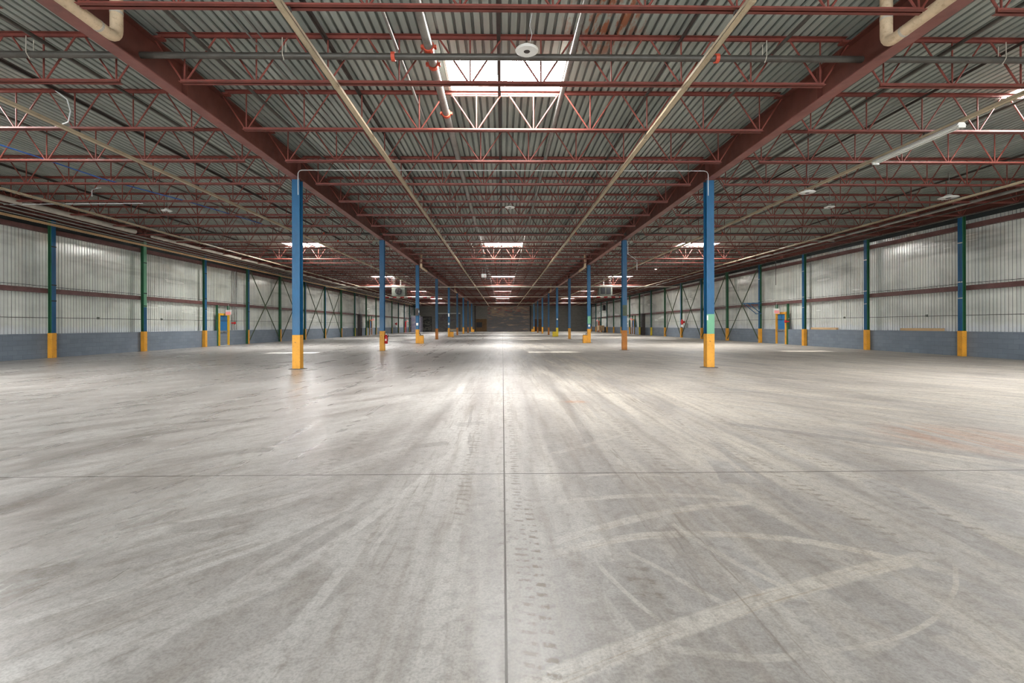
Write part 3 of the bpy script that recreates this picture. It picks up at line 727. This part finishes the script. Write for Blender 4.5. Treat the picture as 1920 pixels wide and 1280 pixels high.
lamp(16.2, 17.0, 5.98, 'wide white lamp hanging near the right aisle outer rail', .30)
# fluorescent fixture left on the inner rail of the right aisle
r = tag(empty('fluorescent_fixture', (10.15, 11.55, RZ - .035)), 'white strip light fixture still mounted under the right aisle rail', 'light fixture')
mb = MB(); mb.add([(-.06, -1.22, 0), (.06, -1.22, 0), (.11, -1.22, -.07), (-.11, -1.22, -.07), (-.06, 1.22, 0), (.06, 1.22, 0), (.11, 1.22, -.07), (-.11, 1.22, -.07)], [(0, 1, 2, 3), (7, 6, 5, 4), (0, 4, 5, 1), (1, 5, 6, 2), (2, 6, 7, 3), (3, 7, 4, 0)])
mb.build('reflector', M['white'], r)
for x in (-.05, .05): MB().path([(x, -1.15, -.09), (x, 1.15, -.09)], .016, 10).build('fluorescent_tube', M['lamp_lens'], r, True)
for y in (-1.2, 1.2): MB().cbox((0, y, -.09), (.16, .06, .06)).build('lamp_holder', M['white'], r)
# white box hung on two rods
r = tag(empty('hanging_box', (-1.5, 38.5, 5.43)), 'small white box hung on two rods over the centre aisle', 'box')
bevel(MB().cbox((0, 0, 0), (.40, .14, .30)).build('casing', M['white'], r), .01)
MB().lathe([(.035, 0), (.03, .01)], n=14).build('red_button', M['red'], r).matrix_local = Matrix.Translation((.08, -.07, -.03)) @ Matrix.Rotation(PI / 2, 4, 'X')
for x in (-.11, .12): MB().path([(x, 0, .15), (x, 0, .62)], .012, 6).build('rod', M['white_cable'], r)
# unit heaters
for sx, lab in ((-1, 'grey unit heater hanging over the left aisle'), (1, 'grey unit heater with dark louvres hanging over the right aisle')):
    r = tag(empty('unit_heater', (sx * 11.75, 54.2, 5.35)), lab, 'heater', 'hanging unit heaters')
    mb = MB(); mb.box(-.75, .75, -.4, .5, -.6, .6); bevel(mb.build('casing', M['grey'], r), .03)
    if sx > 0:
        for x in (-.32, .32):
            MB().cbox((x, -.41, 0), (.52, .03, .8)).build('louvre', M['black'], r)
    else:
        MB().path([(0, -.40, -.05), (0, -.44, -.05)], .38, 20).build('fan_shroud', M['black'], r)
        mb = MB()
        for q in range(4):
            a = q * PI / 2 + .5; mb.bar((0, -.45, -.05), (.32 * math.cos(a), -.45, -.05 + .32 * math.sin(a)), .14, .015)
        mb.build('fan_blade', M['dark_steel'], r)
    for x in (-.6, .6):
        for y in (-.3, .4): MB().path([(x, y, .6), (x, y, 1.5)], .012, 6).build('hanger_rod', M['pipe_steel'], r)
    MB().path([(0, .5, .2), (0, .9, .2), (0, .9, 1.5)], .09, 12).build('flue', M['pipe_steel'], r)
# striped clearance bars
for x0, x1, lab in ((13.2, 17.4, 'red and white striped clearance bar over the right aisle'), (-17.2, -9.4, 'red and white striped clearance bar over the left aisle')):
    r = tag(empty('clearance_bar', ((x0 + x1) / 2, 70, 5.55)), lab, 'clearance bar', 'striped clearance bars')
    h = (x1 - x0) / 2
    MB().box(-h, h, -.05, .05, -.10, .10).build('bar', M['stripe'], r)
    for x in (-h + .3, h - .3): MB().path([(x, 0, .10), (x, 0, 1.3)], .012, 6).build('hanger_rod', M['pipe_steel'], r)

# ------------------------------------------------------------------ doors and things on the walls
dn = 0
def exit_door(sx, yc, frame_mat, leaf_mat, sign_lab):
    global dn
    dn += 1
    X = sx * (WX + .12)
    r = empty('door_%d' % dn, (X, yc, 0)); struct(r, 'blue steel exit door in a yellow frame' if dn < 3 else 'steel exit door in an orange frame')
    w, h = .52, 2.16
    def bx(a, b, y0, y1, z0, z1): return MB().box(*sorted((-sx * a, -sx * b)), y0, y1, z0, z1)
    for s in (-1, 1):
        y0, y1 = sorted((s * w, s * (w + .12))); bevel(bx(-.1, .10, y0, y1, 0, h + .14).build('jamb', frame_mat, r), .005)
        y0, y1 = sorted((s * (w + .12), s * (w + .22))); bx(-.1, .03, y0, y1, 0.0, 2.88).build('door_post', M['green'], r)
    bx(-.1, .10, -w, w, h, h + .14).build('head', frame_mat, r)
    lf = bx(-.06, -.01, -w + .01, w - .01, .02, h - .005).build('leaf', leaf_mat, r)
    bx(-.012, -.004, -w + .04, w - .04, .03, .26).build('kick_plate', M['chrome'], lf)
    bx(.05, .075, -w + .06, w - .06, .94, 1.0).build('panic_bar', M['chrome'], lf)
    for s in (-1, 1): bx(-.01, .06, s * (w - .1) - .04, s * (w - .1) + .04, .93, 1.01).build('bar_bracket', M['chrome'], lf)
    bx(-.01, .03, -w + .05, -w + .11, 1.1, 1.28).build('lock_case', M['chrome'], lf)
    bx(-.1, .12, -w, w, 0, .02).build('threshold', M['white'], r)
    s = tag(empty('exit_sign', (sx * (WX - .32), yc - .1, 2.37)), sign_lab, 'exit sign', 'exit signs over the doors')
    bevel(MB().box(-.20, .20, -.04, .04, -.18, .18).build('casing', M['white'], s), .008)
    MB().box(-.18, .18, -.047, -.04, -.16, .05).build('face', M['exit_face'], s)
    MB().path([(0, 0, .18), (0, 0, .60)], .012, 6).build('hanger_rod', M['white_cable'], s)
exit_door(-1, 34.5, M['frame_yellow'], M['blue_door'], 'lit pink exit sign above the blue door in the left wall')
exit_door(1, 33.9, M['yellow'], M['blue_door'], 'lit pink exit sign above the blue door in the right wall')
exit_door(-1, 72.6, M['orange'], M['blue_door'], 'distant exit sign over the second door of the left wall')
exit_door(1, 72.6, M['orange'], M['blue_door'], 'distant exit sign over the second door of the right wall')
exit_door(-1, 98.5, M['red'], M['red'], 'distant exit sign over the farthest door of the left wall')
exit_door(1, 98.5, M['coupling'], M['brown_board'], 'distant exit sign over the farthest door of the right wall')
for sx, y, z, R, lab in ((-1, 35.55, 1.62, .09, 'red fire bell beside the blue door of the left wall'), (1, 33.05, 1.62, .10, 'red fire bell beside the blue door of the right wall'), (1, 52.3, 1.72, .30, 'red hose reel disc on the right wall between the cross braces'), (-1, 89.5, 1.75, .28, 'small red hose reel disc far along the left wall')):
    r = tag(empty('fire_bell' if R < .2 else 'hose_reel', (sx * (WX - .08), y, z)), lab, 'fire bell' if R < .2 else 'hose reel', 'red wall devices')
    o = MB().lathe([(R, 0), (R, .05), (R * .8, .09), (R * .3, .11)], n=24).build('gong' if R < .2 else 'reel', M['red'], r, True); o.rotation_euler = (0, -sx * PI / 2, 0)
    if R > .2:
        MB().box(-.05, .05, -.35, .3, -.55, -.3).build('label_plate', M['white'], r)
        b = MB().box(*sorted((0, sx * .26)), -.12, .12, -.12, .12).build('bracket', M['red'], r)
    else: MB().box(*sorted((0, sx * .2)), -.05, .05, -.05, .05).build('back_box', M['red'], r)
# jib bracket on a right post
r = tag(empty('wall_bracket', (WX - .1, RY[4], 2.75)), 'blue steel shelf bracket on the right wall post near the blue door', 'bracket')
for dy in (-.35, .35):
    MB().bar((0, dy, .3), (-1.1, dy, .3), .05).build('arm', M['blue'], r); MB().bar((0, dy, -.5), (-1.0, dy, .28), .04).build('strut', M['blue'], r)
MB().bar((-1.1, -.4, .3), (-1.1, .4, .3), .05).build('cross_bar', M['blue'], r)
MB().bar((-.02, -.4, .3), (-.02, .4, .3), .05).build('cross_bar', M['blue'], r)
MB().bar((-.02, -.4, -.5), (-.02, .4, -.5), .05).build('cross_bar', M['blue'], r)
# lumber on the block ledge of the right wall
for i, (y0, y1, z, lab) in enumerate(((21.5, 23.8, 1.075, 'longer raw board lying on the right block ledge between the nearest posts'), (28.4, 30.8, 1.075, 'shorter raw board lying on the right block ledge past the third post'))):
    o = MB().box(-.08, .04, -(y1 - y0) / 2, (y1 - y0) / 2, 0, .13).build('lumber_board', M['wood_new']); o.location = (WX + .27, (y0 + y1) / 2, z + .002); tag(bevel(o, .006), lab, 'board', 'boards on the wall ledge')
# pull cords hanging near the walls
for sx, y, lab in ((-1, 34.9, 'thin drop rod hanging above the left blue door'), (1, 33.4, 'thin drop rod hanging above the right blue door')):
    mb = MB(); mb.path([(sx * (WX - .6), y, 6.2), (sx * (WX - .6), y, 4.2)], .02, 6)
    tag(mb.build('drop_rod', M['dark_steel']), lab, 'rod', 'drop rods')
# fire extinguisher on the second column of the left row
r = tag(empty('fire_extinguisher', (XL + .20, Y0 + SP + .02, .40)), 'red fire extinguisher on the second column of the left row', 'fire extinguisher')
MB().lathe([(.07, 0), (.085, .02), (.085, .40), (.06, .47), (.025, .50)], n=20).build('cylinder', M['red'], r, True)
MB().lathe([(.03, .50), (.03, .56)], n=12).build('valve', M['chrome'], r)
MB().bar((-.02, 0, .57), (.13, 0, .61), .02).build('handle', M['black'], r)
MB().path([(.03, 0, .53), (.11, 0, .5), (.115, 0, .15)], .012, 8).build('hose', M['black'], r, True)
MB().box(-.04, .04, -.089, -.084, .16, .27).build('label_plate', M['white'], r)
# small placards on columns
for X, k, z, w, h, lab in ((XL, 2, 1.5, .16, .20, 'small white placard on the third column of the left row'), (XL, 4, 2.7, .18, .42, 'tall white placard on the fifth column of the left row'), (XL, 4, 1.6, .2, .3, 'lower white placard on the fifth column of the left row'), (XR, 2, 1.35, .14, .16, 'small white placard on the third column of the right row'), (XR, 4, 2.15, .16, .18, 'small white placard on the fifth column of the right row'), (XR, 0, 1.62, .04, .16, 'tiny white switch plate on the nearest column of the right row')):
    x = X if k else X - .105
    o = MB().box(-w / 2, w / 2, -.004, .004, -h / 2, h / 2).build('sign_plate', M['white']); o.location = (x, Y0 + SP * k - .131, z); tag(o, lab, 'sign', 'white placards on columns')
r = tag(empty('switch_box', (XL, Y0 + SP * 2 - .18, 2.45)), 'dark switch box on the third column of the left row', 'switch box')
bevel(MB().box(-.12, .12, -.05, .05, -.28, .28).build('casing', M['dark_steel'], r), .01); MB().box(.12, .15, -.02, .02, -.05, .12).build('handle', M['chrome'], r)
# electrical cabinets far along the walls
for sx, y, lab in ((-1, 66.0, 'dark electrical cabinet far along the left wall'), (1, 66.5, 'dark electrical cabinet far along the right wall')):
    r = tag(empty('electrical_cabinet', (sx * (WX - .25), y, 1.1)), lab, 'cabinet', 'electrical cabinets')
    bevel(MB().box(-.2, .2, -.45, .45, 0, 1.9).build('casing', M['dark_steel'], r), .015)
    MB().box(*sorted((-sx * .2, -sx * .215)), -.4, .4, .05, 1.85).build('door', M['black'], r)
    MB().box(*sorted((-sx * .215, -sx * .25)), .28, .32, .8, 1.0).build('handle', M['chrome'], r)
    for dy in (-.2, 0, .2): MB().path([(sx * .1, dy, 1.9), (sx * .1, dy, 4.6)], .035, 8).build('conduit', M['pipe_steel'], r)
    MB().box(-.2, .2, -.4, -.3, -1.1, 0).build('leg', M['dark_steel'], r); MB().box(-.2, .2, .3, .4, -1.1, 0).build('leg', M['dark_steel'], r)
r = tag(empty('wall_fan', (WX - .05, 93.5, 4.8)), 'dark square exhaust fan high on the far right wall', 'fan')
MB().box(-.1, .25, -.6, .6, -.5, .5).build('housing', M['black'], r)
for q in range(5): MB().box(-.13, -.1, -.52, .52, -.42 + q * .18, -.34 + q * .18).build('louvre', M['dark_steel'], r)
r = tag(empty('crate', (WX - .7, 93.0, 0)), 'raw wood crate on legs at the foot of the far right wall', 'crate')
MB().box(-.5, .5, -.9, .9, .35, 1.35).build('case', M['wood_new'], r)
for x in (-.4, .4):
    for y in (-.75, .75): MB().box(x - .06, x + .06, y - .06, y + .06, 0, .35).build('leg', M['wood_new'], r)

# ------------------------------------------------------------------ end wall
def roll_door(x0, x1, h, mat, lab, header=None):
    global dn
    dn += 1
    r = struct(empty('door_%d' % dn, ((x0 + x1) / 2, YF, 0)), lab); w = (x1 - x0) / 2
    mb = MB(); z = 0
    while z < h - .05:
        mb.box(-w, w, -.06, -.01, z, z + .285); z += .30
    mb.build('curtain', mat, r)
    for s in (-1, 1): MB().box(*sorted((s * w, s * (w + .15))), -.14, 0, 0, h + .1).build('guide', M['dark_steel'], r)
    MB().box(-w - .15, w + .15, -.2, 0, h, h + .25).build('header', header or M['dark_steel'], r)
    return r
roll_door(-19.2, -16.9, 3.3, M['graf_dark'], 'dark shutter with sprayed scribbles at the left of the end wall')
roll_door(-15.2, -10.2, 4.15, M['graf_grey'], 'large grey shutter under a white header in the end wall', M['white'])
r = tag(empty('partition_booth', (-18.9, 104.0, 0)), 'pale lavender sprayed partition in front of the far left corner', 'partition')
MB().box(-1.05, .95, -.06, .06, 0, 3.5).build('front_panel', M['graf_pale'], r); MB().box(.83, .95, .06, 3.0, 0, 3.4).build('side_panel', M['graf_pale'], r); MB().box(-1.05, 1.0, -.1, .1, 3.5, 3.58).build('top_rail', M['white'], r)
r = tag(empty('plywood_panel', (-5.0, YF - .1, 0)), 'brown plywood sheet with dark opening at the foot of the end wall', 'panel')
mb = MB(); mb.box(-1.45, 1.25, -.03, .03, 0, .95); mb.box(-1.45, 1.25, -.03, .03, 2.15, 2.95); mb.box(-1.45, -1.2, -.03, .03, .95, 2.15); mb.box(.15, 1.25, -.03, .03, .95, 2.15)
mb.build('sheet', M['plywood'], r); MB().box(-1.2, .15, 0, .03, .95, 2.15).build('dark_insert', M['black'], r)
for i, (x0, x1, h, m) in enumerate(((7.3, 8.5, 2.9, 'brown_board'), (8.55, 9.7, 2.9, 'plywood'))):
    r = MB().box(-(x1 - x0) / 2, (x1 - x0) / 2, -.03, .03, 0, h).build('board_panel', M[m]); r.location = ((x0 + x1) / 2, YF - .06, 0)
    tag(r, ('dark brown board sheet' if i == 0 else 'lighter brown board sheet') + ' leaning at the foot of the end wall, right side', 'board', 'boards on the end wall')
for x, side in ((XL + .1, 'left'), (XR - .1, 'right')):
    r = tag(empty('end_column', (x, YF - .16, 0)), 'dark steel column standing against the end wall, %s girder' % side, 'column', 'columns at the end wall')
    hsec(MB(), 0, 0, 0, BEAM_Z, .3, .25).build('shaft', M['dark_steel'], r)
    MB().box(-.18, .18, -.15, .15, BEAM_Z - .03, BEAM_Z).build('cap_plate', M['girder'], r)
r = tag(empty('gap_glow', (-11.6, 110.5, 0)), 'low pale blocks standing in for light under the grey shutter', 'gap glow')
bevel(MB().box(-1.2, 1.2, -.5, .5, .0, .35).build('glow_block', M['pipe_white'], r), .1); bevel(MB().box(-.9, 1.0, -.45, .45, .35, .62).build('glow_block', M['cream'], r), .1)  # pale blocks added in place of light coming through the shutter gap
r.name = 'gap_glow_blocks'
r = tag(empty('emergency_light', (-1.75, YF - .12, 5.35)), 'small white lamp box high on the end wall', 'lamp')
bevel(MB().box(-.18, .18, -.08, .08, -.12, .12).build('casing', M['white'], r), .02)
for x in (-.1, .1): MB().lathe([(.05, 0), (.06, .07)], n=12).build('lamp_head', M['white'], r).location = (x, -.04, .12)

# pieces mounted on a part hang one level deeper
base_of = lambda o: o.name.split('.')[0]
SUB = {('exit_sign', 'face'): 'casing', ('high_bay_lamp', 'driver_cap'): 'lens', ('unit_heater', 'louvre'): 'casing', ('unit_heater', 'fan_blade'): 'fan_shroud', ('fire_extinguisher', 'handle'): 'valve',
       ('fire_extinguisher', 'label_plate'): 'cylinder', ('electrical_cabinet', 'handle'): 'door', ('hanging_box', 'red_button'): 'casing', ('switch_box', 'handle'): 'casing', ('wall_fan', 'louvre'): 'housing',
       ('fluorescent_fixture', 'lamp_holder'): 'reflector', ('lighting_rail', 'joiner'): 'channel', ('roof_drain_pipe', 'joint_band'): 'insulation', ('sprinkler_main', 'coupling'): 'pipe_body', ('cross_pipe', 'coupling'): 'pipe_body',
       ('roof_girder', 'stiffener'): 'web_plate', ('steel_column', 'green_patch'): 'shaft', ('steel_column', 'olive_patch'): 'shaft', ('wall_post', 'pipe_strap'): 'inner_flange', ('column_guard_box', 'pipe_stub'): 'top_plate'}
fam = {}
for o in list(bpy.data.objects):
    if o.parent: fam.setdefault(o.parent.name, []).append(o)
for root, kids in fam.items():
    for k in kids:
        want = SUB.get((root.split('.')[0], base_of(k)))
        if want:
            p = next((q for q in kids if base_of(q) == want), None)
            if p: k.parent = p

# ------------------------------------------------------------------ light
w = bpy.data.worlds.new('sky'); S.world = w; w.use_nodes = True
bg = w.node_tree.nodes['Background']; bg.inputs[0].default_value = (.90, .96, 1.0, 1); bg.inputs[1].default_value = 6.5
sun = bpy.data.lights.new('sun', 'SUN'); sun.energy = 5; sun.angle = .009; sun.color = (1, .95, .86)
so = bpy.data.objects.new('sun', sun); COL.objects.link(so); so.location = (0, 60, 30)
so.rotation_euler = Vector((2.5, -7.5, -6.9)).to_track_quat('-Z', 'Y').to_euler()

vs = S.view_settings
S.display_settings.display_device = 'sRGB'; vs.view_transform = 'Standard'; vs.look = 'None'; vs.gamma = 1; vs.use_curve_mapping = False; vs.exposure = 0.62
S.cycles.filter_width = 1.1
S.cycles.max_bounces = 8; S.cycles.diffuse_bounces = 5; S.cycles.glossy_bounces = 3; S.cycles.transparent_max_bounces = 6
S.cycles.caustics_reflective = False; S.cycles.caustics_refractive = False
S.cycles.sample_clamp_indirect = 6
